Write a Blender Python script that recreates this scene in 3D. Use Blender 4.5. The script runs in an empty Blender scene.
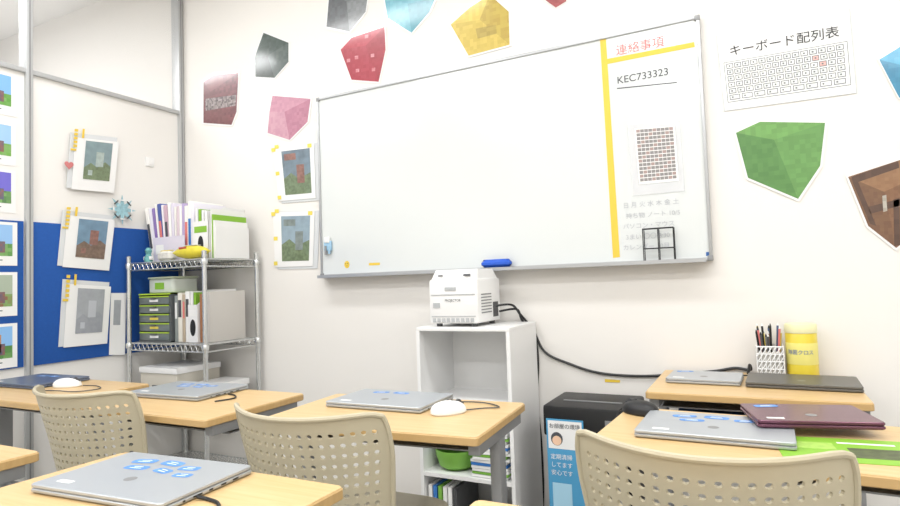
import bpy, bmesh, math, random
from mathutils import Matrix, Vector
random.seed(7)
SC=bpy.context.scene
COL=bpy.context.collection
# ------------------------------------------------------------------ camera
EYE=Vector((0,0,1.06)); F=594
M=Matrix.Rotation(math.radians(27.1),4,'Z')@Matrix.Rotation(math.radians(92.75),4,'X')@Matrix.Rotation(math.radians(-2.0),4,'Z')
cd=bpy.data.cameras.new('camera'); co=bpy.data.objects.new('camera',cd); COL.objects.link(co)
cd.sensor_width=36; cd.lens=F/900*36; cd.clip_start=.05
co.matrix_world=Matrix.Translation(EYE)@M; SC.camera=co
R3=M.to_3x3()
# photogrammetry: metres on a wall plane from a reading taken in the photograph
def WY(px,py,Y=2.4):
    d=R3@Vector(((px-450)/F,-(py-253)/F,-1)); p=EYE+d*(Y/d.y); return (p.x,p.z)
def WX(px,py,X=-2.98):
    d=R3@Vector(((px-450)/F,-(py-253)/F,-1)); p=EYE+d*(X/d.x); return (p.y,p.z)
# ------------------------------------------------------------------ materials
def srgb(c):
    if isinstance(c,str):
        c=c.lstrip('#'); c=[int(c[i:i+2],16)/255 for i in (0,2,4)]
    return tuple((x/12.92 if x<=.04045 else ((x+.055)/1.055)**2.4) for x in c)
MC={}
def mat(name,col,rough=.5,metal=0,coat=0,var=0,vscale=30,bump=0,emit=0):
    if name in MC: return MC[name]
    m=bpy.data.materials.new(name); m.use_nodes=True; nt=m.node_tree; p=nt.nodes['Principled BSDF']
    c=srgb(col); p.inputs['Base Color'].default_value=(*c,1)
    p.inputs['Roughness'].default_value=rough; p.inputs['Metallic'].default_value=metal
    p.inputs['Coat Weight'].default_value=coat; p.inputs['Coat Roughness'].default_value=.08
    if emit:
        p.inputs['Emission Color'].default_value=(*c,1); p.inputs['Emission Strength'].default_value=emit
    if var or bump:
        tc=nt.nodes.new('ShaderNodeTexCoord'); n=nt.nodes.new('ShaderNodeTexNoise'); n.inputs['Scale'].default_value=vscale; n.inputs['Detail'].default_value=4
        nt.links.new(tc.outputs['Object'],n.inputs['Vector'])
        if var:
            r=nt.nodes.new('ShaderNodeValToRGB'); r.color_ramp.elements[0].position=.3; r.color_ramp.elements[1].position=.7
            r.color_ramp.elements[0].color=(*[x*(1-var) for x in c],1); r.color_ramp.elements[1].color=(*[min(1,x*(1+var*.5)) for x in c],1)
            nt.links.new(n.outputs['Fac'],r.inputs[0]); nt.links.new(r.outputs[0],p.inputs['Base Color'])
        if bump:
            b=nt.nodes.new('ShaderNodeBump'); b.inputs['Strength'].default_value=bump; b.inputs['Distance'].default_value=.002
            nt.links.new(n.outputs['Fac'],b.inputs['Height']); nt.links.new(b.outputs[0],p.inputs['Normal'])
    MC[name]=m; return m
def wood(name,c1,c2):
    m=bpy.data.materials.new(name); m.use_nodes=True; nt=m.node_tree; p=nt.nodes['Principled BSDF']
    tc=nt.nodes.new('ShaderNodeTexCoord'); mp=nt.nodes.new('ShaderNodeMapping'); mp.inputs['Scale'].default_value=(2.5,38,10)
    n=nt.nodes.new('ShaderNodeTexNoise'); n.inputs['Scale'].default_value=2.2; n.inputs['Detail'].default_value=6; n.inputs['Distortion'].default_value=.6
    r=nt.nodes.new('ShaderNodeValToRGB'); r.color_ramp.elements[0].position=.3; r.color_ramp.elements[1].position=.72
    r.color_ramp.elements[0].color=(*srgb(c1),1); r.color_ramp.elements[1].color=(*srgb(c2),1)
    L=nt.links.new; L(tc.outputs['Object'],mp.inputs[0]); L(mp.outputs[0],n.inputs['Vector']); L(n.outputs['Fac'],r.inputs[0]); L(r.outputs[0],p.inputs['Base Color'])
    p.inputs['Roughness'].default_value=.38; p.inputs['Coat Weight'].default_value=.1
    return m
def pixel(name,c1,c2,scale=55,c3=None,coat=.6):
    if name in MC: return MC[name]
    m=bpy.data.materials.new(name); m.use_nodes=True; nt=m.node_tree; p=nt.nodes['Principled BSDF']; L=nt.links.new
    tc=nt.nodes.new('ShaderNodeTexCoord'); sc=nt.nodes.new('ShaderNodeVectorMath'); sc.operation='SCALE'; sc.inputs['Scale'].default_value=scale
    ad=nt.nodes.new('ShaderNodeVectorMath'); ad.operation='ADD'; ad.inputs[1].default_value=(.31,.37,.23)
    fl=nt.nodes.new('ShaderNodeVectorMath'); fl.operation='FLOOR'; wn=nt.nodes.new('ShaderNodeTexWhiteNoise'); r=nt.nodes.new('ShaderNodeValToRGB')
    r.color_ramp.elements[0].color=(*srgb(c1),1); r.color_ramp.elements[1].color=(*srgb(c2),1)
    if c3:
        e=r.color_ramp.elements.new(.5); e.color=(*srgb(c3),1)
    L(tc.outputs['Object'],sc.inputs[0]); L(sc.outputs[0],ad.inputs[0]); L(ad.outputs[0],fl.inputs[0]); L(fl.outputs[0],wn.inputs['Vector']); L(wn.outputs['Value'],r.inputs[0]); L(r.outputs[0],p.inputs['Base Color'])
    p.inputs['Roughness'].default_value=.35; p.inputs['Coat Weight'].default_value=coat; p.inputs['Coat Roughness'].default_value=.12
    MC[name]=m; return m
def mixmat(name,kind,k):
    m=bpy.data.materials.new(name); m.use_nodes=True; nt=m.node_tree; nt.nodes.clear()
    o=nt.nodes.new('ShaderNodeOutputMaterial'); mx=nt.nodes.new('ShaderNodeMixShader'); t=nt.nodes.new('ShaderNodeBsdfTransparent'); g=nt.nodes.new('ShaderNodeBsdfPrincipled')
    g.inputs['Roughness'].default_value=.08 if kind else .15; g.inputs['Base Color'].default_value=(.92,.93,.95,1); mx.inputs[0].default_value=k
    nt.links.new(t.outputs[0],mx.inputs[1]); nt.links.new(g.outputs[0],mx.inputs[2]); nt.links.new(mx.outputs[0],o.inputs[0]); return m
WALL=mat('wall_paint','#e8e5e0',.85,bump=.04,vscale=40)
CEIL=mat('ceiling_paint','#f0efed',.9); FLOOR=mat('floor_vinyl','#b8b6b1',.45,var=.06,vscale=9)
WHITE=mat('white_plastic','#ececeb',.4); PAPER=mat('paper_white','#eeeeec',.6); PAPERG=mat('paper_gloss','#ebebea',.3,coat=.5)
ALU=mat('aluminium','#b4b6b8',.35,metal=.6); FRAME=mat('partition_frame','#bcbebf',.4,metal=.35)
STEEL=mat('chrome_wire','#d0d2d2',.25,metal=.8); GREY=mat('grey_steel','#8e8f90',.45,metal=.3); DGREY=mat('dark_grey','#4a4b4d',.5)
BLACK=mat('black_plastic','#17181a',.45); BLUEB=mat('blue_felt','#15509f',.8,var=.06,vscale=80)
YEL=mat('yellow_tape','#e3c344',.5); YELS=mat('yellow_soft','#e8d35a',.5); REDINK=mat('red_ink','#dc7c78',.5); INK=mat('black_ink','#4a4c52',.5)
BOARD=mat('board_enamel','#d8dcdb',.16,coat=.4); PANEL=mat('partition_panel','#e9e7e3',.55)
WOOD=wood('desk_maple','#d0ae79','#dabb8a'); WEDGE=wood('desk_edge','#bd9b66','#c7a672')
BEIGE=mat('chair_beige','#bab198',.42,var=.02,vscale=20)
SILV=mat('laptop_silver','#b4b8bb',.32,metal=.55); SILV2=mat('laptop_silver_lid','#b4b9be',.35,metal=.4)
NAVY=mat('laptop_navy','#6d788c',.35,metal=.4); DKL=mat('laptop_black','#66645f',.4,metal=.3); MAR=mat('laptop_maroon','#6a4152',.25,metal=.4)
STK=mat('sticker_blue','#5c92d6',.5,var=.25,vscale=60); GRN=mat('leaf_green','#86b93a',.5); GLASS=mixmat('pane_glass',1,.10); FILM=mixmat('laminate_film',0,.45)
# ------------------------------------------------------------------ builder
class B:
    def __init__(s,name): s.n=name; s.v=[]; s.f=[]; s.mi=[]; s.ms=[]
    def idx(s,m):
        if m not in s.ms: s.ms.append(m)
        return s.ms.index(m)
    def add(s,vs,fs,m,T=None):
        o=len(s.v); k=s.idx(m)
        for v in vs:
            v=Vector(v); s.v.append(tuple(T@v) if T else tuple(v))
        for f in fs: s.f.append([i+o for i in f]); s.mi.append(k)
        return s
    def bm(s,bm,m,T=None):
        bm.verts.index_update(); s.add([v.co.copy() for v in bm.verts],[[v.index for v in f.verts] for f in bm.faces],m,T); bm.free()
    def box(s,c,sz,m,rot=(0,0,0),bev=0,T=None):
        bm=bmesh.new(); bmesh.ops.create_cube(bm,size=1); bmesh.ops.scale(bm,vec=sz,verts=bm.verts)
        if bev: bmesh.ops.bevel(bm,geom=bm.edges[:],offset=bev,segments=2,affect='EDGES',profile=.6)
        X=Matrix.Translation(c)@Matrix.Rotation(rot[2],4,'Z')@Matrix.Rotation(rot[1],4,'Y')@Matrix.Rotation(rot[0],4,'X')
        if T: X=T@X
        s.bm(bm,m,X); return s
    def b2(s,a,b,m,bev=0,T=None):
        return s.box([(a[i]+b[i])/2 for i in range(3)],[abs(b[i]-a[i]) for i in range(3)],m,bev=bev,T=T)
    def tube(s,pts,r,m,seg=8,closed=False,T=None):
        pts=[Vector(p) for p in pts]; n=len(pts); rings=[]; up=None
        for i in range(n):
            if closed: t=(pts[(i+1)%n]-pts[i-1])
            else: t=pts[min(i+1,n-1)]-pts[max(i-1,0)]
            t.normalize()
            if up is None:
                up=Vector((0,0,1)) if abs(t.z)<.9 else Vector((1,0,0))
            a=t.cross(up)
            if a.length<1e-5: a=t.cross(Vector((0,1,.01)))
            a.normalize(); b=a.cross(t); up=b
            rr=r[i] if isinstance(r,(list,tuple)) else r
            rings.append([pts[i]+a*rr*math.cos(k*2*math.pi/seg)+b*rr*math.sin(k*2*math.pi/seg) for k in range(seg)])
        return s.loft(rings,m,cap=not closed,closed=closed,T=T)
    def cyl(s,p,q,r,m,seg=12,r2=None,T=None): return s.tube([p,q],[r,r if r2 is None else r2],m,seg,T=T)
    def loft(s,rings,m,cap=True,closed=False,T=None):
        n=len(rings[0]); vs=[v for r in rings for v in r]; fs=[]
        L=len(rings)
        for i in range(L if closed else L-1):
            j=(i+1)%L
            for k in range(n): fs.append([i*n+k,i*n+(k+1)%n,j*n+(k+1)%n,j*n+k])
        if cap: fs.append(list(range(n))[::-1]); fs.append([(L-1)*n+k for k in range(n)])
        return s.add(vs,fs,m,T)
    def slab(s,cx,cy,z0,z1,w,d,r,m,e=.0015,T=None):
        def ring(w,d,r,z):
            o=[]
            for (sx,sy,a0) in ((1,1,0),(-1,1,90),(-1,-1,180),(1,-1,270)):
                for k in range(5):
                    a=math.radians(a0+22.5*k); o.append((cx+sx*(w/2-r)+r*math.cos(a),cy+sy*(d/2-r)+r*math.sin(a),z))
            return o
        return s.loft([ring(w-2*e,d-2*e,r,z0),ring(w,d,r,z0+e),ring(w,d,r,z1-e),ring(w-2*e,d-2*e,r,z1)],m,T=T)
    def lathe(s,prof,c,m,seg=28,T=None):
        rings=[[(c[0]+r*math.cos(k*2*math.pi/seg),c[1]+r*math.sin(k*2*math.pi/seg),c[2]+z) for k in range(seg)] for r,z in prof]
        return s.loft(rings,m,T=T)
    def poly(s,pts,m,T=None): return s.add(pts,[list(range(len(pts)))],m,T)
    def pw(s,pts,m,Y,th=0):
        a=[(x,Y,z) for x,z in pts]
        if th:
            n=len(a); b=[(x,Y+th,z) for x,z in pts]; s.add(a+b,[list(range(n)),[n+i for i in range(n)][::-1]]+[[i,(i+1)%n,n+(i+1)%n,n+i] for i in range(n)],m)
        else: s.poly(a,m)
        return s
    def px(s,pts,m,X,th=0):
        a=[(X,y,z) for y,z in pts]
        if th:
            n=len(a); b=[(X-th,y,z) for y,z in pts]; s.add(a+b,[list(range(n)),[n+i for i in range(n)][::-1]]+[[i,(i+1)%n,n+(i+1)%n,n+i] for i in range(n)],m)
        else: s.poly(a,m)
        return s
    def done(s,loc=(0,0,0),rz=0,parent=None,sharp=35):
        me=bpy.data.meshes.new(s.n); me.from_pydata(s.v,[],s.f)
        for m in s.ms: me.materials.append(m)
        me.polygons.foreach_set('material_index',s.mi)
        me.polygons.foreach_set('use_smooth',[True]*len(me.polygons)); me.set_sharp_from_angle(angle=math.radians(sharp)); me.update()
        o=bpy.data.objects.new(s.n,me); COL.objects.link(o); o.location=loc; o.rotation_euler=(0,0,rz)
        if parent: o.parent=parent
        return o
def text(body,size,m,X,name='lettering',parent=None,align='LEFT'):
    cu=bpy.data.curves.new(name,'FONT'); cu.body=body; cu.size=size; cu.align_x=align; cu.extrude=0
    t=bpy.data.objects.new(name+'_c',cu); COL.objects.link(t)
    me=bpy.data.meshes.new_from_object(t.evaluated_get(bpy.context.evaluated_depsgraph_get()))
    bpy.data.objects.remove(t); me.materials.clear(); me.materials.append(m)
    o=bpy.data.objects.new(name,me); COL.objects.link(o); o.matrix_world=X
    if parent: o.parent=parent
    return o
STAND=Matrix.Rotation(math.pi/2,4,'X')
def rect(x0,z0,x1,z1): return [(x0,z0),(x1,z0),(x1,z1),(x0,z1)]
def scalep(p,k):
    cx=sum(a for a,b in p)/len(p); cz=sum(b for a,b in p)/len(p); return [(cx+(a-cx)*k,cz+(b-cz)*k) for a,b in p]
def lerp(a,b,t): return tuple(a[i]+(b[i]-a[i])*t for i in range(len(a)))
def quad(p,u,v): return lerp(lerp(p[0],p[1],u),lerp(p[3],p[2],u),v)
def sub(p,u0,v0,u1,v1): return [quad(p,u0,v0),quad(p,u1,v0),quad(p,u1,v1),quad(p,u0,v1)]
# ------------------------------------------------------------------ room
H=3.0
B('floor').b2((-5,-2.6,-.1),(2.6,2.5,0),FLOOR).done()
B('ceiling').b2((-5,-2.6,H),(2.6,2.5,H+.1),CEIL).done()
B('wall_back').b2((-5,2.4,0),(2.6,2.5,H),WALL).done()
B('wall_right').b2((2.5,-2.5,0),(2.6,2.4,H),WALL).done()
B('wall_front').b2((-5,-2.6,0),(2.6,-2.5,H),WALL).done()
B('wall_far_left').b2((-5.1,-2.6,0),(-5,2.5,H),WALL).done()
BASE=mat('baseboard_vinyl','#8d8880',.6)
B('baseboard_back').b2((-2.975,2.39,0),(2.5,2.399,.06),BASE).done()
TZ=2.112
p=B('wall_left')
p.b2((-3.02,-2.5,0),(-2.985,2.385,TZ-.01),PANEL)
for y in (-2.45,-1.1,.22,1.55,2.378): p.b2((-3.03,y-.015,0),(-2.965,y+.015,H-.002),FRAME,bev=.003); p.b2((-2.966,y-.003,0),(-2.9640,y+.003,H-.002),GREY)
p.b2((-3.03,-2.5,TZ-.011),(-2.97,2.385,TZ+.011),FRAME,bev=.003)
p.b2((-3.03,-2.5,0),(-2.975,2.385,.08),FRAME)
p.done()
B('window_1').b2((-3.003,-2.48,TZ+.011),(-2.997,2.37,H-.002),GLASS).done()
def blueboard(y0,y1):
    b=B('felt_notice_board'); b.b2((-2.984,y0,.74),(-2.974,y1,1.405),BLUEB,bev=.002)
    b.done()
blueboard(.26,1.528); blueboard(1.568,2.35)
SKY=[('#7fb4e6','#5a9a3a'),('#9cc4ea','#6aa544'),('#6c63c9','#3f6f3c'),('#8fbbe8','#4d8d3a'),('#a6b3a0','#8b5a48'),('#86b8e9','#3f7d35')]
for i,z in enumerate((1.982,1.753,1.537,1.298,1.073,.844)):
    b=B('photo_print'); X=-2.972 if i>2 else -2.983
    y0,y1=1.215,1.5; b.px(rect(y0,z-.098,y1,z+.098),PAPERG,X,.0008)
    a,c=SKY[i]
    b.px(rect(y0+.015,z-.055,y1-.02,z+.085),pixel('sky%d'%i,a,a),X+.0004); b.px(rect(y0+.015,z-.055,y1-.02,z+.0),pixel('grs%d'%i,c,'#7aa860',60),X+.0008)
    b.px(rect(y0+.1+.01*i,z-.03,y0+.17+.01*i,z+.05),pixel('bld%d'%i,'#7d5c3c','#b08a60',70),X+.0012)
    b.px(rect(y1-.09,z-.04,y1-.05,z+.01),pixel('bld2%d'%i,'#8a5a50','#5a5a70',90),X+.0012)
    for k in range(2): b.px(rect(y0+.015,z-.075-.01*k,y1-.06-.05*k,z-.071-.01*k),INK,X+.0012)
    b.done()
SLV=mat('sleeve_plastic','#d5d8da',.2,coat=.6)
GROUND=[mat('art_ground0','#6f8060',.4,coat=.5,var=.3,vscale=70),mat('art_ground1','#7a6658',.4,coat=.5,var=.3,vscale=60),mat('art_ground2','#9b9fa6',.4,coat=.5,var=.1,vscale=40)]
def sleeve_left(q,art,hi,gr):
    P=[WX(*c,X=-2.97) for c in q]; b=B('laminated_sheet')
    b.px(scalep(P,1.06),SLV,-2.970,.002); b.px([ (a+.014,c-.014) for a,c in P],PAPERG,-2.966,.001)
    b.px(sub(P,.3,.1,.92,.84),art,-2.9645)
    b.px([quad(P,.3,.62),quad(P,.45,.52),quad(P,.6,.6),quad(P,.78,.48),quad(P,.92,.56),quad(P,.92,.84),quad(P,.3,.84)],gr,-2.9642)
    b.px(sub(P,.56,.3,.74,.58),hi,-2.9639); b.px(sub(P,.4,.66,.5,.76),hi,-2.9636)
    for k in range(5): b.px(sub(P,.03,-.10+.075*k,.11,-.05+.075*k),YEL,-2.963)
    b.px(sub(P,.2,-.12,.25,.06),YEL,-2.963); b.px(sub(P,-.02,.28,.1,.32),YEL,-2.963)
    b.done()
artA=mat('artA','#7d9498',.4,coat=.5,var=.15,vscale=28); artB=mat('artB','#6f8ea6',.4,coat=.5,var=.2,vscale=24); artC=mat('artC','#a4a8ae',.4,coat=.6,var=.12,vscale=20)
RED2=mat('art_red','#8f6a60',.4,var=.3,vscale=60); PALE=mat('art_pale','#a7b5b0',.4,var=.2,vscale=60); PALE2=mat('art_pale2','#b8bcc2',.4)
sleeve_left([(72,134),(116,139),(111,190),(68,186)],artA,PALE,GROUND[0])
sleeve_left([(64,212),(112,217),(106,268),(59,264)],artB,RED2,GROUND[1])
sleeve_left([(64,281),(108,284),(104,341),(60,345)],artC,PALE2,GROUND[2])
b=B('heart_sticker'); y,z=WX(69,165,-2.962); b.px([(y+.022*math.sin(t)**3,z+.0014*(13*math.cos(t)-5*math.cos(2*t)-2*math.cos(3*t)-math.cos(4*t))) for t in [k*math.pi/12 for k in range(24)]],mat('heart','#c87878',.5),-2.961,.001); b.done()
b=B('paper_slip'); b.px([WX(*c,X=-2.97) for c in ((111,293),(126,293),(125,355),(109,355))],PAPERG,-2.970,.001)
b.px([WX(*c,X=-2.97) for c in ((114,300),(121,300),(120,325),(113,325))],artC,-2.9685); b.done()
b=B('paper_snowflake_ornament'); ORN=mat('orn_blue','#9cc6d0',.5,var=.3,vscale=60); cy,cz=WX(120,210)
pts=[]
for k in range(16):
    r=.078 if k%2==0 else .03; a=k*math.pi/8; pts.append((cy+r*math.cos(a),cz+r*math.sin(a)))
b.px(pts,ORN,-2.960,.002)
for k in range(8):
    a=k*math.pi/4; b.box((-2.957,cy+.05*math.cos(a),cz+.05*math.sin(a)),(.003,.006,.03),[WHITE,DGREY][k%2],rot=(a,0,0))
b.done()
b=B('wall_switch'); y,z=WX(150,162); b.box((-2.981,y,z),(.008,.05,.05),WHITE,bev=.002); b.box((-2.976,y,z),(.004,.02,.03),PAPER); b.done()
def sleeve_wall(q,art,hi,gr):
    P=[WY(*c) for c in q]; b=B('laminated_sheet')
    b.pw(scalep(P,1.05),SLV,2.396,.003); Q=[(a-.022,c+.006) for a,c in P]; b.pw(Q,PAPERG,2.393,.001)
    b.pw(sub(Q,.2,.08,.9,.9),art,2.3925)
    b.pw([quad(Q,.2,.6),quad(Q,.4,.5),quad(Q,.6,.62),quad(Q,.9,.52),quad(Q,.9,.9),quad(Q,.2,.9)],gr,2.3922)
    b.pw(sub(Q,.26,.14,.55,.26),hi,2.3919); b.pw(sub(Q,.55,.36,.74,.7),hi,2.3919)
    for (u,v) in ((-.04,.0),(.0,.45),(.05,-.05),(-.02,.9),(.85,.0)): b.pw(sub(Q,u,v,u+.1,v+.07),YELS,2.3915)
    b.done()
sleeve_wall([(277,149),(318,144),(320,199),(283,202)],mat('artD','#6f808c',.4,coat=.5,var=.25,vscale=24),RED2,GROUND[0])
sleeve_wall([(277,213),(319,212),(317,267),(279,268)],mat('artE','#8fa3b0',.4,coat=.5,var=.15,vscale=26),mat('art_tower','#7f8a88',.4,var=.2,vscale=60),GROUND[0])
# ------------------------------------------------------------------ block cut-outs
def cutout(pts,cen,s,cols,extra=None):
    P=[WY(*c) for c in pts]; C=WY(*cen); n=len(P); b=B('laminated_block_cutout')
    b.pw(scalep(P,1.06),PAPERG,2.3965,.002)
    for k in range(3):
        i=(s+2*k)%n; f=[P[i],P[(i+1)%n],P[(i+2)%n],C]; b.pw(f,cols[k],2.396)
    if extra: extra(b)
    b.done()
g=pixel
cutout([(327,27),(330,-8),(346,-22),(368,-2),(366,12),(350,32)],(347,2),1,[g('k1','#5a5e60','#707476',60),g('k2','#6b6f70','#808486',60),g('k3','#4a4e50','#5e6266',60)])
cutout([(388,18),(385,-2),(402,-22),(436,-2),(430,12),(412,33)],(408,4),1,[g('t1','#3a90a2','#52a4b4',60),g('t2','#308292','#4090a0',60),g('t3','#4696a8','#5eaab8',60)])
cutout([(469,56),(451,25),(470,8),(490,-5),(509,12),(510,45)],(480,20),1,[g('y1','#ccb24a','#d8c256',60),g('y2','#ae9436','#bda644',60),g('y3','#bfa640','#ceb650',60)],
 lambda b:b.pw([WY(476,29),WY(496,25),WY(497,34),WY(478,39)],g('yd','#a08a34','#b09a42',60),2.3957))
cutout([(352,80),(341,50),(352,38),(385,27),(386,50),(379,82)],(366,46),1,[g('r1','#a83040','#b43e4c',60),g('r2','#942836','#a23442',60),g('r3','#9c2c3c','#a83a48',60)],
 lambda b:[b.pw([WY(x-1.7,y-1.7),WY(x+1.7,y-2.2),WY(x+1.7,y+1.2),WY(x-1.7,y+1.7)],g('rd','#d0949a','#bc6870',60),2.3957) for x,y in ((349,61),(357,58),(373,56),(374,70),(358,71),(367,37))])
cutout([(256,77),(255,58),(264,33),(289,43),(289,62),(275,78)],(268,56),1,[g('b1','#36443e','#46544e',60),g('b2','#44504c','#54605c',60),g('b3','#28342e','#36423c',60)])
cutout([(204,123),(204,82),(214,75),(239,73),(237,112),(232,125)],(211,92),1,[g('n1','#764046','#824e50',30),g('n2','#5f3036','#7c4448',60),g('n3','#66363a','#764446',60)],
 lambda b:b.pw([WY(206,99),WY(237,95),WY(236,106),WY(206,111)],g('n4','#a09492','#4a3c3e',100),2.3957))
cutout([(268,133),(270,112),(273,96),(311,99),(308,122),(290,140)],(285,112),1,[g('p1','#b88094','#c48ea0',60),g('p2','#a86c82','#b67a8e',60),g('p3','#bc889a','#c89aa8',60)])
cutout([(748,178),(736,133),(760,122),(825,123),(820,166),(798,199)],(774,140),1,[g('g1','#609248','#6aa050',60),g('g2','#588a44','#62964c',60),g('g3','#487a38','#528640',60)])
def chest(b):
    D=g('cd','#4a3022','#553a2a',60)
    for q in (((851,177),(898,161),(899,168),(853,184)),((853,184),(858,182),(876,226),(870,224)),((868,207),(935,190),(935,196),(870,214)),((893,200),(899,198),(900,245),(894,246))): b.pw([WY(*c) for c in q],D,2.3957)
    b.pw([WY(882,196),WY(886,195),WY(887,211),WY(883,212)],g('cl','#b4aea2','#9a9488',90),2.3954)
cutout([(868,226),(848,177),(900,160),(935,168),(932,220),(896,248)],(884,192),1,[g('c1','#86603f','#906a48',90),g('c2','#724c30','#7e583a',90),g('c3','#68462e','#745236',90)],chest)
cutout([(899,98),(879,60),(905,44),(930,58),(928,80),(922,98)],(903,66),1,[g('u1','#4298be','#54a8ca',60),g('u2','#3688ae','#469abc',60),g('u3','#2e7c9e','#3e8cae',60)])
cutout([(556,8),(545,0),(550,-22),(572,-24),(570,-8),(566,2)],(558,-10),1,[g('v1','#a84848','#b85a58',60),g('v2','#8c3838','#a04a48',60),g('v3','#98484a','#a85656',60)])
# ------------------------------------------------------------------ keyboard poster
q=[WY(717,36),WY(849,10),WY(856,93),WY(725,111)]
b=B('keyboard_layout_poster'); b.pw(scalep(q,1.012),mat('laminate_edge','#c9ccce',.25,coat=.5),2.3978,.001); b.pw(q,PAPERG,2.397,.0007)
KO=mat('key_outline','#777b7d',.6); KR=mat('key_red','#e2b2ac',.6); KF=mat('key_face','#dfe1e1',.6)
b.pw(sub(q,.03,.37,.97,.9),KO,2.3965); b.pw(sub(q,.035,.378,.965,.892),PAPER,2.3962)
for r in range(6):
    n=[14,15,14,14,13,9][r]
    for k in range(n):
        u0=.05+.9*k/n; u1=.05+.9*(k+.86)/n; v0=.395+.082*r; v1=v0+.068
        b.pw(sub(q,u0,v0,u1,v1),KO,2.3959); m=KF if (k+r)%3 else PAPER
        if r in(1,2) and k==11: m=KR
        b.pw(sub(q,u0+.006,v0+.010,u1-.006,v1-.010),m,2.3956)
        b.pw(sub(q,u0+.018,v0+.024,u0+.032,v0+.044),KO,2.3953)
kb=b.done()
x0,z0=quad(q,.13,.29); x1,z1=quad(q,.87,.29); 
text('キーボード配列表',.043,mat('title_ink','#222326',.5),Matrix.Translation(((x0+x1)/2,2.3955,(z0+z1)/2))@Matrix.Rotation(-math.atan2(z1-z0,x1-x0)*1,4,'Y')@STAND,'title',kb,'CENTER')
# ------------------------------------------------------------------ whiteboard
BX0,BX1,BZ0,BZ1=-1.95,-.135,1.105,2.02; BY=2.376
b=B('whiteboard'); b.b2((BX0+.006,BY,BZ0+.006),(BX1-.006,2.397,BZ1-.006),BOARD)
fw=.012
for a,c in (((BX0,BY-.006,BZ0),(BX0+fw,2.398,BZ1)),((BX1-fw,BY-.006,BZ0),(BX1,2.398,BZ1)),((BX0,BY-.006,BZ1-fw),(BX1,2.398,BZ1)),((BX0,BY-.006,BZ0),(BX1,2.398,BZ0+fw))): b.b2(a,c,ALU,bev=.002)
b.b2((BX0+.02,BY-.055,BZ0-.006),(BX1-.02,BY,BZ0),ALU); b.b2((BX0+.02,BY-.057,BZ0-.006),(BX1-.02,BY-.053,BZ0+.008),ALU)
for x in (BX0,BX1):
    for z in (BZ0,BZ1): b.box((x+(.008 if x==BX0 else -.008),BY-.003,z+(.008 if z==BZ0 else -.008)),(.02,.01,.02),GREY,bev=.003)
S=BY-.0006
W=lambda x,y:WY(x,y,BY)
b.pw([W(600,40),W(606,39),W(620,257),W(613,258)],YEL,S); b.pw([W(602,60),W(694,42),W(695,47),W(603,65)],YEL,S-.0002)
b.pw([W(617,88),W(677,82),W(677,83),W(617,89)],INK,S)
b.pw([W(706,252),W(712,252),W(712,256),W(706,256)],mat('sticker_blue2','#3868a8',.5),S)
b.pw([W(369,263),W(380,262.5),W(380,265),W(369,265.5)],YEL,S)
cx,cz=W(347,264.5); ring=[(cx+.016*math.cos(k*math.pi/10),cz+.018*math.sin(k*math.pi/10)) for k in range(20)]
b.pw(ring,YEL,S-.0003)
for dx in (-.006,.006): b.pw([(cx+dx+.0025*math.cos(k),cz+.004+.004*math.sin(k)) for k in range(6)],INK,S-.0006)
b.pw([(cx-.008,cz-.004),(cx,cz-.010),(cx+.008,cz-.004),(cx,cz-.007)],INK,S-.0006)
wb=b.done()
x,z=W(616,55); x1,z1=W(665,44); text('連絡事項',(x1-x)/4.05,REDINK,Matrix.Translation((x,BY-.001,z))@STAND,'red_writing',wb)
x,z=W(617,84); x1,z1=W(675,74); text('KEC733323',(x1-x)/5.4,INK,Matrix.Translation((x,BY-.001,z))@STAND,'black_writing',wb)
faint=mat('faint_ink','#b6babf',.6)
for k,t in enumerate(('日 月 火 水 木 金 土','持ち物 ノート 10/5','パソコン・マウス','3まい 〇〇 8:30','カレンダー 10月')):
    x,z=W(623+3*(k%2),208+10.5*k); text(t,.024,faint,Matrix.Translation((x,BY-.001,z))@STAND,'faint_writing',wb)
b=B('calendar_sheet'); q=[W(627,125),W(680,121),W(685,191),W(633,196)]
b.pw(q,FILM,BY-.0025,.001); b.pw(sub(q,.14,.06,.9,.85),PAPER,BY-.003); DG=mat('print_grey','#8c8888',.6); DR=mat('print_red','#a8928e',.6)
for i in range(9):
    for j in range(14): b.pw(sub(q,.17+.078*i,.08+.053*j,.24+.078*i,.122+.053*j),DG if (i+j)%4 else DR,BY-.0033)
b.done()
b=B('wire_marker_stand'); (xa,za),(xb,zb)=WY(644,258,2.33),WY(673,227,2.33); za=BZ0+.003; zb=za+.125
for y in (2.328,2.36):
    for x in (xa,(xa+xb)/2,xb): b.cyl((x,y,za),(x,y,zb),.002,BLACK,6)
    for z in (za,za+.05,zb): b.cyl((xa,y,z),(xb,y,z),.002,BLACK,6)
for x in (xa,(xa+xb)/2,xb):
    for z in (za,za+.05,zb): b.cyl((x,2.328,z),(x,2.36,z),.002,BLACK,6)
b.done()
b=B('whiteboard_eraser'); x,z=WY(496,262,2.34); b.slab(0,0,0,.036,.135,.045,.018,mat('eraser_blue','#2358c4',.5),.013); b.slab(0,0,-.006,.0,.12,.042,.016,DGREY,.001); b.done((x,2.345,BZ0+.007))
b=B('magnet_clip'); x,z=W(329,246)
b.box((x,BY-.008,z),(.045,.012,.05),mat('clip_blue','#9cc3dd',.4),bev=.004); b.box((x,BY-.012,z+.03),(.03,.014,.03),WHITE,bev=.004); b.cyl((x-.01,BY-.014,z-.045),(x-.01,BY-.014,z),.006,GREY); b.cyl((x+.012,BY-.014,z-.04),(x+.012,BY-.014,z),.006,mat('clip_blue','#9cc3dd',.4)); b.done()
b=B('wall_label'); b.pw([WY(605,379),WY(620,380),WY(620,382.5),WY(605,382)],YEL,2.398,.001); b.done()
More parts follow.
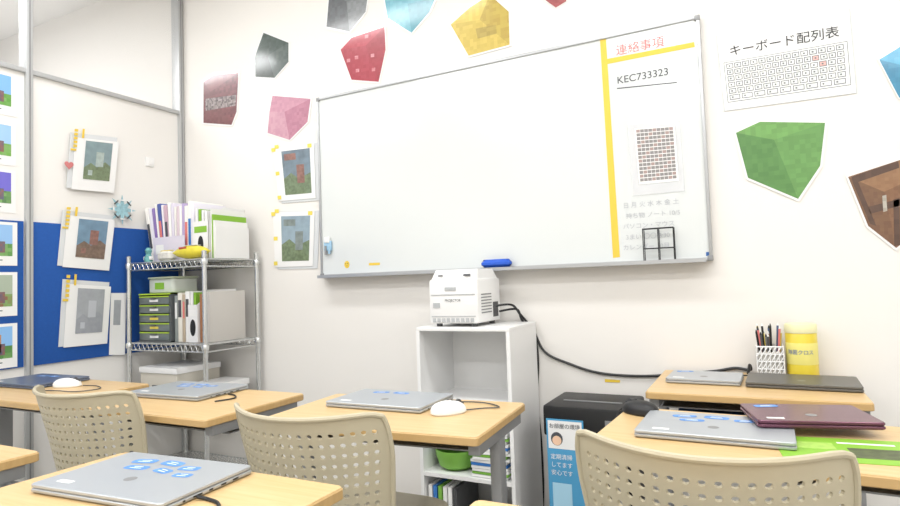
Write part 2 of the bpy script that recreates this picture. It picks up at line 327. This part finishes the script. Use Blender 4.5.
# ------------------------------------------------------------------ desks
def desk(cx,cy,w=.65,d=.41,rot=0,h=.70):
    b=B('classroom_desk'); t=.022
    b.slab(0,0,h-t,h-.002,w,d,.012,WEDGE,.002); b.slab(0,0,h-.003,h,w-.004,d-.004,.012,WOOD,.0008)
    lx,ly=w/2-.022,d/2-.05
    for x in (-lx,lx):
        b.b2((x-.015,-ly-.02,h-t-.03),(x+.015,ly+.02,h-t),GREY,bev=.003)
        b.b2((x-.014,-.025,.035),(x+.014,.025,h-t-.02),GREY,bev=.004)
        b.b2((x-.015,-ly-.04,.008),(x+.015,ly+.04,.036),GREY,bev=.004)
        for y in (-ly-.03,ly+.03): b.cyl((x,y,0),(x,y,.012),.014,BLACK)
    b.b2((-lx,-ly+.01,h-t-.012),(lx,-ly+.03,h-t),GREY); b.b2((-lx,ly-.03,h-t-.03),(lx,ly-.01,h-t),GREY)
    b.b2((-lx+.01,-ly+.06,h-t-.045),(lx-.01,ly-.03,h-t-.041),GREY)
    b.b2((-lx,.0,.28),(lx,.02,.31),GREY)
    b.done((cx,cy,0),math.radians(rot))
desk(-2.465,1.35); desk(-1.70,1.37,.65); desk(-.925,1.43,.65,.40,4); desk(-.02,1.47,.64,.40,-3)
desk(-.03,2.145,.585,.46); desk(-1.815,.60,.64); desk(-.985,.67,.62,.41); desk(-.105,.70,.65)
# ------------------------------------------------------------------ chairs
def chair(cx,cy,rot):
    b=B('perforated_plastic_chair')
    bm=bmesh.new(); nu,nv=19,9; vb0,vb1=.32,.92
    Rr=.275; am=math.radians(52); z0,z1=.43,.775
    def U(s,v):
        if s<=0: return -1
        if s>=nu+2: return 1
        return -.90+1.8*(s-1)/nu+.06*(v-.6)
    Vl=[0,.11,.22]+[vb0+(vb1-vb0)*k/nv for k in range(nv+1)]+[.965,1]
    def V(t):
        i=min(int(t),len(Vl)-2); return Vl[i]+(Vl[i+1]-Vl[i])*(t-i)
    def P(s,t):
        v=V(t)
        i=int(s); f=s-i; u=U(i,v)*(1-f)+U(i+1,v)*f if f>0 else U(i,v)
        wf=.82+.18*min(1,v/.75)**.8
        if v>.88: wf*=1-.03*((v-.88)/.12)**2
        a=u*am; x=Rr*math.sin(a)*wf; y=Rr*(1-math.cos(a))*wf
        z=z0+(z1-z0)*v-.012*abs(u)**12*max(0,v-.5)*2+.010*(u*u)*v
        y-=.075*v**1.3
        if v<.22: y+=.10*((.22-v)/.22)**2
        return Vector((x,y,z))
    cache={}
    def vert(s,t):
        k=(round(s,3),round(t,3))
        if k not in cache: cache[k]=bm.verts.new(P(s,t))
        return cache[k]
    NT=len(Vl)-1
    for j in range(NT):
        for i in range(nu+2):
            hole = 1<=i<=nu and 3<=j<3+nv
            o=[(0,0),(.5,0),(1,0),(1,.5),(1,1),(.5,1),(0,1),(0,.5)]
            ov=[vert(i+a,j+c) for a,c in o]
            if hole:
                cr=((0,0),(1,0),(1,1),(0,1))
                iv=[bm.verts.new(P(i+.5+(a-.5)*(.54 if (a,c) not in cr else .39),j+.5+(c-.5)*(.48 if (a,c) not in cr else .34))) for a,c in o]
                for k in range(8): bm.faces.new((ov[k],ov[(k+1)%8],iv[(k+1)%8],iv[k]))
            else: bm.faces.new(ov)
    bmesh.ops.recalc_face_normals(bm,faces=bm.faces)
    bmesh.ops.solidify(bm,geom=bm.faces[:],thickness=.006)
    b.bm(bm,BEIGE)
    b.tube([P(s,NT) for s in range(0,nu+3)],.006,BEIGE,8)
    for s in (0,nu+2): b.tube([P(s,t) for t in range(0,NT+1)],.006,BEIGE,8)
    rings=[]
    for z,e in ((.425,.015),(.43,0),(.445,0),(.452,.012)):
        r=[]
        for k in range(32):
            a=k*math.pi/16; ca,sa=math.cos(a),math.sin(a); ex=.35
            r.append(((.185-e)*abs(ca)**ex*(1 if ca>0 else -1),.245+(.205-e)*abs(sa)**ex*(1 if sa>0 else -1),z-(.0)))
        rings.append(r)
    b.loft(rings,BEIGE)
    for sx in (-1,1):
        b.tube([(sx*.14,.10,.42),(sx*.165,.06,.40),(sx*.19,-.02,.02),(sx*.19,-.022,.0)],.011,STEEL,10)
        b.tube([(sx*.14,.36,.42),(sx*.155,.40,.40),(sx*.165,.43,.02),(sx*.165,.43,.0)],.011,STEEL,10)
        b.cyl((sx*.14,.10,.418),(sx*.14,.36,.418),.011,STEEL)
        for y in (-.022,.43): b.cyl((sx*.19 if y<0 else sx*.165,y,0),(sx*.19 if y<0 else sx*.165,y,.03),.014,BLACK)
    b.cyl((-.14,.1,.418),(.14,.1,.418),.01,STEEL); b.cyl((-.14,.36,.418),(.14,.36,.418),.01,STEEL)
    b.done((cx,cy,0),math.radians(rot))
chair(-.095,1.065,0); chair(-.945,1.055,2); chair(-1.80,1.065,2)
# ------------------------------------------------------------------ laptops
def laptop(cx,cy,z,w,d,rot,body,lid,stick=0,name='closed_laptop'):
    b=B(name); 
    b.slab(0,0,.0015,.0095,w,d,.008,body,.0022); b.slab(0,0,.0092,.0108,w-.008,d-.008,.007,BLACK,.0002); b.slab(0,-.001,.0105,.0175,w-.001,d-.002,.008,lid,.0015)
    b.cyl((-w*.36,d/2-.002,.010),(-w*.2,d/2-.002,.010),.0045,DGREY); b.cyl((w*.2,d/2-.002,.010),(w*.36,d/2-.002,.010),.0045,DGREY)
    for x in (-1,1):
        for y in (-1,1): b.cyl((x*w*.42,y*d*.4,0),(x*w*.42,y*d*.4,.003),.006,BLACK)
        for k,(yy,l) in enumerate(((.06,.014),(.03,.012),(.0,.009),(-.03,.02),(-.06,.005))): b.box((x*(w/2),yy,.0058),(.001,l,.0032),BLACK)
    ring=[(.012*math.cos(k*math.pi/10),-.03+.012*math.sin(k*math.pi/10),.0178) for k in range(20)]
    b.poly(ring,GREY)
    if stick:
        spots=[(-.07,.06,.055,.026,.2),(-.00,.065,.055,.028,-.1),(.06,.05,.045,.024,.15),(-.05,.024,.055,.024,.1),(.02,.024,.045,.024,-.2),(.08,.015,.04,.022,.1)]
        for k,(x,y,a,c,r) in enumerate(spots[:stick]):
            pts=[(x+(a/2)*(abs(math.cos(t))**.5*(1 if math.cos(t)>0 else -1))*math.cos(r)-(c/2)*(abs(math.sin(t))**.5*(1 if math.sin(t)>0 else -1))*math.sin(r),y+(a/2)*(abs(math.cos(t))**.5*(1 if math.cos(t)>0 else -1))*math.sin(r)+(c/2)*(abs(math.sin(t))**.5*(1 if math.sin(t)>0 else -1))*math.cos(r),.0179) for t in [i*math.pi/8 for i in range(16)]]
            b.poly(pts,STK); b.box((x,y-.003,.0181),(a*.5,.002,.0003),PAPER,rot=(0,0,r)); b.box((x,y+.005,.0181),(a*.4,.002,.0003),PAPER,rot=(0,0,r))
        b.box((-w*.33,-d*.36,.0177),(.035,.012,.0004),PAPER)
    b.done((cx,cy,z),math.radians(rot))
DZ=.7002
laptop(-1.0,1.525,DZ,.325,.215,1,SILV,SILV2,2)
laptop(-1.80,1.455,DZ,.34,.235,3,SILV,SILV2,5)
laptop(-2.66,1.42,DZ,.33,.23,2,NAVY,NAVY,2)
laptop(-1.045,.745,DZ,.33,.215,4,SILV,SILV2,6)
laptop(-.10,1.475,DZ,.315,.215,-1,SILV,SILV2,4)
laptop(.087,1.58,DZ+.018,.245,.18,13,MAR,MAR,1)
laptop(-.168,2.17,DZ,.225,.18,-2,SILV,SILV2,1)
laptop(.11,2.16,DZ,.305,.20,-2,DKL,DKL)
def smooth(pts,n=8):
    pts=[Vector(p) for p in pts]; out=[]
    for i in range(len(pts)-1):
        a=pts[max(i-1,0)]; b_=pts[i]; c=pts[i+1]; d=pts[min(i+2,len(pts)-1)]
        for k in range(n):
            t=k/n; out.append(.5*((2*b_)+(c-a)*t+(2*a-5*b_+4*c-d)*t*t+(3*b_-a-3*c+d)*t**3))
    out.append(pts[-1]); return out
def mouse(cx,cy,rot,m,cable=None,name='computer_mouse'):
    b=B(name); rings=[]
    for z,k in ((0,.92),(.004,1),(.014,.98),(.022,.88),(.029,.68),(.033,.42),(.0345,.12)):
        rings.append([(.031*k*abs(math.cos(a))**.8*(1 if math.cos(a)>0 else -1),(.052*k*math.sin(a)-.004*(z/.03)),z) for a in [i*math.pi/14 for i in range(28)]])
    b.loft(rings,m); b.cyl((-.003,.03,.027),(.003,.03,.027),.009,DGREY); b.box((0,.028,.0285),(.0012,.04,.006),DGREY,rot=(-.25,0,0))
    o=b.done((cx,cy,DZ),math.radians(rot))
    if cable:
        c=B('cord'); inv=Matrix.Rotation(-math.radians(rot),4,'Z')
        c.tube([inv@(Vector(p)-Vector((cx,cy,DZ))) for p in smooth(cable)],.0018,BLACK if m is BLACK else DGREY,6); c.done(parent=o)
zc=DZ+.003
mouse(-.765,1.455,-35,WHITE,[(-.74,1.49,zc),(-.70,1.53,zc),(-.66,1.56,zc),(-.72,1.60,zc),(-.79,1.595,zc),(-.815,1.56,zc)])
mouse(-2.42,1.40,-60,WHITE,[(-2.37,1.43,zc),(-2.30,1.44,zc),(-2.22,1.40,zc),(-2.25,1.33,zc),(-2.35,1.32,zc),(-2.46,1.295,zc)])
mouse(-.285,1.61,60,BLACK,[(-.32,1.635,zc),(-.34,1.62,.703),(-.352,1.58,.66)])
def cord(name,pts,r=.0025,m=BLACK): b=B(name); b.tube(smooth(pts),r,m,6); b.done()
cord('laptop_power_cord',[(-1.62,1.47,zc),(-1.58,1.46,zc),(-1.54,1.42,zc),(-1.56,1.36,zc)])
cord('laptop_power_cord',[(-.872,.72,zc+.003),(-.85,.725,zc),(-.815,.715,zc),(-.785,.68,zc),(-.775,.63,zc),(-.80,.57,zc)],.0032)
cord('laptop_power_cord',[(.0,2.268,zc),(-.03,2.285,zc),(-.09,2.29,zc),(-.15,2.28,zc),(-.2,2.30,zc)])
b=B('green_leaflet'); b.slab(0,0,0,.0012,.25,.175,.002,GRN,.0002)
b.box((-.06,.02,.0014),(.08,.05,.0003),mat('leaf_photo','#a8cf62',.5,var=.2,vscale=60)); b.box((.05,-.02,.0014),(.1,.07,.0003),mat('leaf_dark','#56603f',.5,var=.4,vscale=50)); b.box((.04,.05,.0014),(.10,.010,.0003),PAPER); b.done((.145,1.41,DZ),math.radians(6))
# ------------------------------------------------------------------ bookshelf
SX0,SX1,SY0,SY1,SH=-1.234,-.829,2.085,2.385,.88
b=B('bookshelf'); t=.015
b.b2((SX0,SY0,0),(SX0+t,SY1,SH-t),WHITE); b.b2((SX1-t,SY0,0),(SX1,SY1,SH-t),WHITE); b.b2((SX0,SY0,SH-t),(SX1,SY1,SH),WHITE,bev=.0015)
for z in (.03,.305,.588): b.b2((SX0+t,SY0+.003,z-t),(SX1-t,SY1-.004,z),WHITE)
b.b2((SX0+t,SY1-.006,0),(SX1-t,SY1,SH-t),WHITE); b.done()
b=B('shelved_trays_and_papers'); z=.306
BT=mat('tray_blue','#3a78c0',.4); GT=mat('tray_green','#7db54a',.4)
def bowl(cx,cy,z,w,d,h,m):
    rings=[]
    for k,(s,zz) in enumerate(((.6,0),(.85,.015),(1,.06),(1.03,h),(1.0,h),(.96,.06),(.8,.02),(.2,.008))): rings.append([(cx+s*w/2*math.cos(a),cy+s*d/2*math.sin(a),z+zz) for a in [i*math.pi/14 for i in range(28)]])
    b.loft(rings,m)
bowl(-1.12,2.19,z,.17,.18,.08,GT); bowl(-1.115,2.19,z+.085,.18,.18,.09,BT)
for k in range(18): b.box((-.935+random.uniform(-.005,.005),2.2,z+.006+.011*k),(.15,.20,.009),[PAPER,GT,PAPER,PAPER,BT,PAPER][k%6],rot=(0,0,random.uniform(-.06,.06)))
for k in range(6): b.box((-1.2+.022*k,2.2,.031+.11),(.016,.2,.22),[PAPER,BT,GT,PAPER,PAPER,DGREY][k])
for k in range(5): b.box((-.955,2.2,.04+.02*k),(.2,.22,.016),[PAPER,DGREY,PAPER,BT,PAPER][k])
b.done()
# ------------------------------------------------------------------ projector
b=B('projector'); PX0,PX1,PY0,PY1=-1.178,-.96,2.10,2.33; z=.881
b.b2((PX0,PY0,z+.012),(PX1,PY1,z+.19),WHITE,bev=.014)
b.loft([[(PX0+.006,PY0+.01,z+.18),(PX1-.006,PY0+.01,z+.18),(PX1-.006,PY1-.01,z+.18),(PX0+.006,PY1-.01,z+.18)],[(PX0+.02,PY0+.03,z+.226),(PX1-.012,PY0+.03,z+.226),(PX1-.012,PY1-.05,z+.226),(PX0+.02,PY1-.05,z+.226)]],WHITE)
PG=mat('projector_grey','#b4b7b9',.4)
b.b2((PX0+.012,PY0-.002,z+.125),(PX1-.012,PY0+.004,z+.129),PG); b.b2((PX0+.012,PY0-.002,z+.04),(PX1-.012,PY0+.004,z+.043),PG)
b.box(((PX0+PX1)/2-.01,PY0-.001,z+.15),(.05,.003,.014),PG,bev=.001); b.box((PX1-.05,PY0+.012,z+.203),(.03,.003,.008),DGREY,rot=(-.45,0,0)); b.box((PX0+.05,PY0+.012,z+.203),(.02,.003,.005),DGREY,rot=(-.45,0,0))
for k in range(9): b.b2((PX0+.016+.021*k,PY0-.0015,z+.018),(PX0+.030+.021*k,PY0+.004,z+.034),PG)
for k in range(7): b.b2((PX1-.003,PY0+.03,z+.05+.012*k),(PX1+.001,PY0+.13,z+.055+.012*k),GREY)
b.box((PX1,PY0+.17,z+.06),(.003,.05,.06),DGREY); b.box((PX0+.035,PY0-.001,z+.085),(.03,.002,.02),PG)
for x in (PX0+.03,PX1-.03):
    for y in (PY0+.03,PY1-.03): b.cyl((x,y,z-.0005),(x,y,z+.014),.012,DGREY)
pj=b.done()
text('PROJECTOR',.013,DGREY,Matrix.Translation(((PX0+PX1)/2,PY0-.003,z+.1))@STAND,'badge',pj,'CENTER')
def wp(px_,py_,Y=2.392):
    x,z=WY(px_,py_,Y); return (x,Y,z)
cord('projector_cable',[(PX1+.008,2.26,.955),(PX1+.06,2.30,.955),wp(520,314,2.37),wp(533,330),wp(545,352),wp(570,364),wp(600,373),wp(640,376),wp(680,374),wp(715,371),wp(735,368),wp(750,370,2.385),(-.035,2.35,.73),(-.04,2.31,DZ+.006)],.005)
cord('projector_power_cable',[(PX1+.008,2.29,.93),(PX1+.07,2.33,.935),wp(522,320,2.38),wp(534,335),wp(538,360),wp(537,400),wp(541,440),wp(543,480),wp(545,520),(-.75,2.392,.02)],.005)
# ------------------------------------------------------------------ wire rack
RX0,RX1,RY0,RY1=-2.945,-2.375,2.02,2.36
b=B('wire_shelving_rack')
for x in (RX0,RX1):
    for y in (RY0,RY1):
        b.cyl((x,y,.02),(x,y,1.245),.0115,STEEL,14); b.cyl((x,y,0),(x,y,.02),.015,BLACK,14); b.lathe([(.0125,0),(.0125,.006),(.006,.011)],(x,y,1.243),STEEL,14)
for z in (.15,.45,.795,1.212):
    for dz in (0,-.035):
        for y in (RY0,RY1): b.cyl((RX0,y,z+dz),(RX1,y,z+dz),.0035,STEEL,8)
        for x in (RX0,RX1): b.cyl((x,RY0,z+dz),(x,RY1,z+dz),.0035,STEEL,8)
    n=24
    for k in range(1,n):
        x=RX0+(RX1-RX0)*k/n; b.cyl((x,RY0,z+.003),(x,RY1,z+.003),.0018,STEEL,6)
    for y in (RY0,RY1):
        b.tube([(RX0+(RX1-RX0)*k/32,y,z-(.035 if k%2 else 0)) for k in range(33)],.0018,STEEL,5)
    for y in (RY0+.11,RY1-.11): b.cyl((RX0,y,z-.002),(RX1,y,z-.002),.003,STEEL,8)
    for x in (RX0,RX1):
        for y in (RY0,RY1): b.lathe([(.016,-.02),(.018,0),(.014,.008)],(x,y,z-.006),STEEL,14)
b.done()
SZ=1.2185
bookc=['#f2f0ec','#e9e6ef','#8e78b4','#f4f2ee','#4f5fa0','#efeaf0','#c8a8b8','#f5f4f0','#ded8e6','#eceae4','#d9c7d0','#f3f2ee','#b7a7cc','#f0efe9']
b=B('books_in_magazine_file'); x=-2.90
for k in range(18):
    w=random.choice((.012,.018,.024)); h=random.uniform(.28,.325)
    if x+w>-2.56: break
    lean=max(.0,.16-.016*k); c=mat('book%d'%(k%14),bookc[k%14],.6)
    T=Matrix.Translation((x+w/2,2.23,SZ+.002))@Matrix.Rotation(-lean*1.2,4,'Y')
    b.b2((-w/2,-.105,0),(w/2,.105,h),c,bev=.001,T=T); b.b2((-w/2+.0015,-.1,h-.001),(w/2-.0015,.1,h+.0005),PAPER,T=T)
    b.b2((-w/2+.003,-.1062,h*.25),(w/2-.003,-.1048,h*.7),[INK,REDINK,BT][k%3] if w>.02 else c,T=T)
    x+=w+.002
FB=mat('file_lilac','#d9d4e2',.5)
b.b2((-2.86,2.105,SZ),(-2.62,2.11,SZ+.13),FB); b.b2((-2.84,2.1035,SZ+.04),(-2.78,2.1045,SZ+.09),PAPER)
b.done()
def magfile(x0,x1,y0,y1,z,h,m,hole=True,name='magazine_file',label=None):
    b=B(name); t=.003
    b.b2((x0,y0,z),(x1,y0+t,z+h*.72),m) ; b.b2((x0,y1-t,z),(x1,y1,z+h),m); b.b2((x0,y0,z),(x1,y1,z+t),m)
    for x in (x0,x1-t):
        b.add([(x,y0,z),(x,y1,z),(x,y1,z+h),(x,y0+.1,z+h),(x,y0,z+h*.72),(x+t,y0,z),(x+t,y1,z),(x+t,y1,z+h),(x+t,y0+.1,z+h),(x+t,y0,z+h*.72)],[[0,1,2,3,4],[9,8,7,6,5],[0,4,9,5],[4,3,8,9],[3,2,7,8],[1,0,5,6],[2,1,6,7]],m)
    cx=(x0+x1)/2
    if hole:
        b.pw([(cx+.02*math.cos(k*math.pi/10),z+h*.28+.042*math.sin(k*math.pi/10)) for k in range(20)],BLACK,y0-.0008)
    if label: b.pw(rect(x0+.01,z+h*.5,x1-.01,z+h*.62),label,y0-.0008)
    n=int((x1-x0-.012)/.022)
    for k in range(n): b.b2((x0+.006+.022*k,y0+.012,z+.004),(x0+.022+.022*k,y1-.01,z+h*.98-.006*k),[PAPER,GRN,PAPER,PAPER][k%4])
    b.done()
magfile(-2.535,-2.425,2.09,2.33,SZ,.265,PAPERG,True,label=GRN)
b=B('document_stack')
for k in range(4): b.b2((-2.419+.009*k,2.10,SZ),(-2.412+.009*k,2.32,SZ+.25-.03*k),[PAPER,GRN,PAPER,PAPER][k])
b.done()
def packet(name,loc,rot,m,k=1.0,kw=1.0):
    b=B(name); rings=[]
    for i in range(11):
        t=i/10; w=.033*kw*math.sin(math.pi*min(max(t,.04),.96))**.4; hh=.004+.03*math.sin(math.pi*t)**.6; xx=(-.10+.2*t)*k
        rings.append([(xx,w*math.cos(a),.034+hh*math.sin(a)) for a in [i2*math.pi/8 for i2 in range(16)]])
    b.loft(rings,m); b.box((0,0,.067),(.08*k,.03*k,.002),PAPER,bev=.0005); b.box((-.03,-.026,.052),(.05,.004,.015),mat('packet_red','#c8584a',.5),rot=(.5,0,0)); b.done(loc,math.radians(rot))
YB=mat('packet_yellow','#dfcf36',.35,coat=.4,var=.12,vscale=30)
packet('yellow_wipes_packet',(-2.50,2.05,SZ),3,YB,1.15)
b=B('crumpled_tissue_pack'); TS=mat('tissue','#dcdad2',.6,var=.2,vscale=40); b.slab(0,0,0,.05,.12,.045,.02,TS,.012); b.box((.0,-.0,.052),(.08,.02,.004),YELS); b.done((-2.70,2.065,SZ),math.radians(-3))
b=B('small_figurine'); b.lathe([(.02,0),(.022,.02),(.012,.04),(.018,.06),(.008,.075)],(0,0,0),mat('fig_teal','#6aa9a8',.5,var=.4,vscale=50),16); b.box((0,0,.02),(.06,.02,.02),WHITE,bev=.005); b.done((-2.84,2.06,SZ))
MZ=.8015
b=B('desktop_drawer_unit'); CG=mat('case_grey','#5c6062',.5); DT=mat('drawer_tint','#6b7472',.3,coat=.4); TG=mat('trim_green','#a8c83a',.5)
x0,x1,y0,y1=-2.91,-2.665,2.05,2.32
b.b2((x0,y0+.004,MZ),(x0+.006,y1,MZ+.25),CG); b.b2((x1-.006,y0+.004,MZ),(x1,y1,MZ+.25),CG); b.b2((x0,y0,MZ+.243),(x1,y1,MZ+.25),TG); b.b2((x0,y1-.005,MZ),(x1,y1,MZ+.25),CG); b.b2((x0,y0,MZ),(x1,y1,MZ+.006),CG)
for k in range(5):
    z=MZ+.008+.0465*k; b.b2((x0+.008,y0,z),(x1-.008,y1-.01,z+.042),DT,bev=.002); b.b2((x0+.008,y0-.003,z+.036),(x1-.008,y0+.001,z+.042),TG); b.b2((x0+.09,y0-.002,z+.012),(x1-.09,y0+.001,z+.024),YELS if k in(1,2) else PAPER)
    b.b2(((x0+x1)/2-.02,y0-.012,z+.03),((x0+x1)/2+.02,y0,z+.034),CG)
b.done()
b=B('clear_storage_tub'); TUB=mat('tub_clear','#d0d6ce',.2,coat=.4)
z=MZ+.251; b.slab(-2.79,2.17,z,z+.075,.2,.16,.02,TUB,.004); b.slab(-2.79,2.17,z+.075,z+.085,.21,.17,.02,mat('tub_lid','#b4beA4',.4),.002); b.b2((-2.83,2.088,z+.02),(-2.76,2.0905,z+.055),GRN); b.done()
b=B('binders'); x=-2.655
for k,(w,h,c) in enumerate(((.022,.235,'#8f9694'),(.03,.25,'#e8e4d8'),(.02,.24,'#b9aa94'),(.028,.255,'#f2f2f0'))):
    b.b2((x,2.07,MZ),(x+w,2.3,MZ+h),mat('binder%d'%k,c,.6),bev=.0015); b.b2((x+.004,2.0685,MZ+h*.5),(x+w-.004,2.0705,MZ+h*.85),[PAPER,INK,REDINK,DGREY][k]); x+=w+.003
b.done()
magfile(-2.543,-2.475,2.06,2.31,MZ,.26,PAPERG,True,label=PAPER)
b=B('binders'); x=-2.47
for k,(w,h,c) in enumerate(((.014,.24,'#9c6a4a'),(.016,.25,'#e6e2da'),(.012,.24,'#5a3f38'),(.018,.25,'#c9c5bf'))):
    b.b2((x,2.07,MZ),(x+w,2.3,MZ+h),mat('binderb%d'%k,c,.6),bev=.0015); x+=w+.003
b.done()
b=B('storage_box'); CB=mat('card_box','#c9c4b8',.7); b.b2((-2.9,2.05,.4565),(-2.62,2.32,.66),CB,bev=.003); b.b2((-2.905,2.045,.64),(-2.615,2.325,.67),WHITE,bev=.003); b.b2((-2.8,2.043,.55),(-2.72,2.047,.58),DGREY); b.done()
b=B('storage_box'); b.b2((-2.58,2.05,.4565),(-2.41,2.32,.58),GREY,bev=.003); b.b2((-2.585,2.045,.56),(-2.405,2.325,.59),WHITE,bev=.003); b.done()
# ------------------------------------------------------------------ shredder
b=B('paper_shredder'); x0,x1,y0,y1=-.715,-.40,2.1,2.36
b.loft([[(x0+.02,y0+.02,.03),(x1-.02,y0+.02,.03),(x1-.02,y1-.01,.03),(x0+.02,y1-.01,.03)],[(x0+.008,y0+.006,.49),(x1-.008,y0+.006,.49),(x1-.008,y1,.49),(x0+.008,y1,.49)]],BLACK)
b.b2((x0,y0-.01,.49),(x1,y1+.01,.60),BLACK,bev=.012); b.b2((x0+.05,y0+.09,.5985),(x1-.05,y0+.1,.603),GREY); b.b2((x1-.09,y0-.012,.53),(x1-.03,y0-.008,.56),GREY)
b.b2((x0+.15,y0+.004,.2),(x1-.05,y0+.012,.4),mat('bin_window','#33373b',.2)); 
for x in (x0+.04,x1-.04):
    for y in (y0+.05,y1-.05): b.cyl((x,y,0),(x,y,.032),.015,DGREY)
b.done()
b=B('blue_flyer'); FL=mat('flyer_blue','#4a9bc8',.4,coat=.4); fx0,fx1=-.70,-.565; y=2.083
b.pw(rect(fx0,.10,fx1,.555),FL,y,.002); b.pw(rect(fx0+.006,.45,fx1-.006,.549),PAPERG,y-.0004)
hc=((fx0+fx1)/2,.485); b.pw([(hc[0]-.03+.022*math.cos(k*math.pi/8),hc[1]+.024*math.sin(k*math.pi/8)) for k in range(16)],INK,y-.0008); b.pw([(hc[0]-.03+.017*math.cos(k*math.pi/8),hc[1]-.006+.017*math.sin(k*math.pi/8)) for k in range(16)],mat('skin','#edc7a8',.6),y-.0012)
b.pw(rect(fx0+.015,.17,fx1-.05,.33),mat('flyer_lt','#a9d4ea',.4),y-.0008)
fo=b.done(); text('お部屋の環境',.019,INK,Matrix.Translation((fx0+.010,y-.002,.524))@STAND,'heading',fo)
for k,t in enumerate(('定期清掃','してます','安心です')): text(t,.02,PAPER,Matrix.Translation((fx0+.012,y-.002,.415-.028*k))@STAND,'body_text',fo)
b=B('blue_box_file'); b.b2((-.25,2.0,.562),(-.05,2.2,.582),mat('bluebox','#2c62a8',.5),bev=.002); b.b2((-.245,2.0,.5825),(-.06,2.19,.59),PAPER); b.b2((-.25,2.0,.5905),(-.05,2.2,.612),mat('bluebox','#2c62a8',.5),bev=.002); b.b2((-.27,1.95,.55),(.2,2.3,.5615),GREY); b.b2((-.27,2.28,.5615),(.2,2.29,.63),GREY); b.done()
# pencil basket
b=B('pencil_basket'); cx,cy=.03,2.325; hw=.04
for z in (0,.025,.05,.075,.1):
    b.tube([(cx-hw,cy-hw,DZ+z+.002),(cx+hw,cy-hw,DZ+z+.002),(cx+hw,cy+hw,DZ+z+.002),(cx-hw,cy+hw,DZ+z+.002)],.0028,WHITE,6,closed=True)
for s in range(4):
    T=Matrix.Translation((cx,cy,DZ))@Matrix.Rotation(s*math.pi/2,4,'Z')
    for k in range(7):
        x=-hw+2*hw*k/6; b.cyl((x,-hw,.002),(x,-hw,.102),.0018,WHITE,5,T=T)
    for k in range(-3,6):
        x=-hw+k*2*hw/6; x2=x+.06
        a=max(x,-hw); c=min(x2,hw)
        if c>a: b.cyl((a,-hw-.001,.002+.1*(a-x)/.06),(c,-hw-.001,.002+.1*(c-x)/.06),.0018,WHITE,5,T=T)
b.b2((cx-hw,cy-hw,DZ),(cx+hw,cy+hw,DZ+.004),WHITE); b.b2((cx-hw+.006,cy-hw+.006,DZ+.004),(cx+hw-.006,cy+hw-.006,DZ+.08),mat('basket_liner','#d0cdc6',.7))
for k in range(18):
    a=random.uniform(-.028,.028); c=random.uniform(-.028,.028); l=random.uniform(.13,.175); dx,dy=a*.35,c*.35
    m=[BLACK,REDINK,mat('pen_navy','#4a5a80',.5),YELS,GREY,DGREY,mat('pencil_wood','#a8784a',.6)][k%7]
    b.cyl((cx+a,cy+c,DZ+.05),(cx+a+dx,cy+c+dy,DZ+l),.0035,m,8); b.cyl((cx+a+dx,cy+c+dy,DZ+l),(cx+a+dx*1.08,cy+c+dy*1.08,DZ+l+.01),.0035,WHITE if k%2 else BLACK,8,r2=.001)
b.done()
b=B('wet_wipes_canister'); CY=mat('canister_yellow','#dfc93a',.35,coat=.3); cx,cy=.125,2.322
b.lathe([(.044,0),(.047,.004),(.047,.145),(.044,.15)],(cx,cy,DZ),CY,36); b.lathe([(.0478,.148),(.0485,.152),(.0485,.172),(.045,.178),(.02,.18)],(cx,cy,DZ),mat('lid_cream','#e6e2b4',.4),36)
b.lathe([(.0473,.045),(.0475,.046),(.0475,.115),(.0473,.116)],(cx,cy,DZ),mat('label_pale','#e9df80',.4),36)
o=b.done()
RC=mat('label_blue','#3560a8',.5)
for k,ch in enumerate('除菌クロス'):
    a=math.radians(-98+(k-2)*19); T=Matrix.Translation((cx+.0482*math.cos(a),cy+.0482*math.sin(a),DZ+.08))@Matrix.Rotation(a+math.pi/2,4,'Z')@STAND
    text(ch,.017,RC,T,'label_text',o,'CENTER')
# ------------------------------------------------------------------ lights
EM=mat('lamp_diffuser','#fffcf8',.5,emit=2.0)
def lamp(x,y,e,l=1.2):
    b=B('ceiling_light_fixture'); b.b2((x-l/2-.02,y-.15,H-.06),(x+l/2+.02,y+.15,H-.001),WHITE,bev=.005); b.b2((x-l/2,y-.12,H-.068),(x+l/2,y+.12,H-.06),EM); b.done()
    L=bpy.data.lights.new('fluorescent_light','AREA'); L.shape='RECTANGLE'; L.size=l; L.size_y=.24; L.energy=e; L.color=(.975,.985,1)
    o=bpy.data.objects.new('fluorescent_light',L); COL.objects.link(o); o.location=(x,y,H-.075)
for x in (-2.1,-.3,1.5):
    for y,E in ((-1.6,20),(-.1,19),(1.3,15)): lamp(x,y,E)
lamp(-4,1.2,26); lamp(-4,-.8,26)
w=bpy.data.worlds.new('world'); SC.world=w; w.use_nodes=True; w.node_tree.nodes['Background'].inputs[0].default_value=(.9,.95,1,1); w.node_tree.nodes['Background'].inputs[1].default_value=.5
SC.view_settings.view_transform='Standard'; SC.view_settings.exposure=0
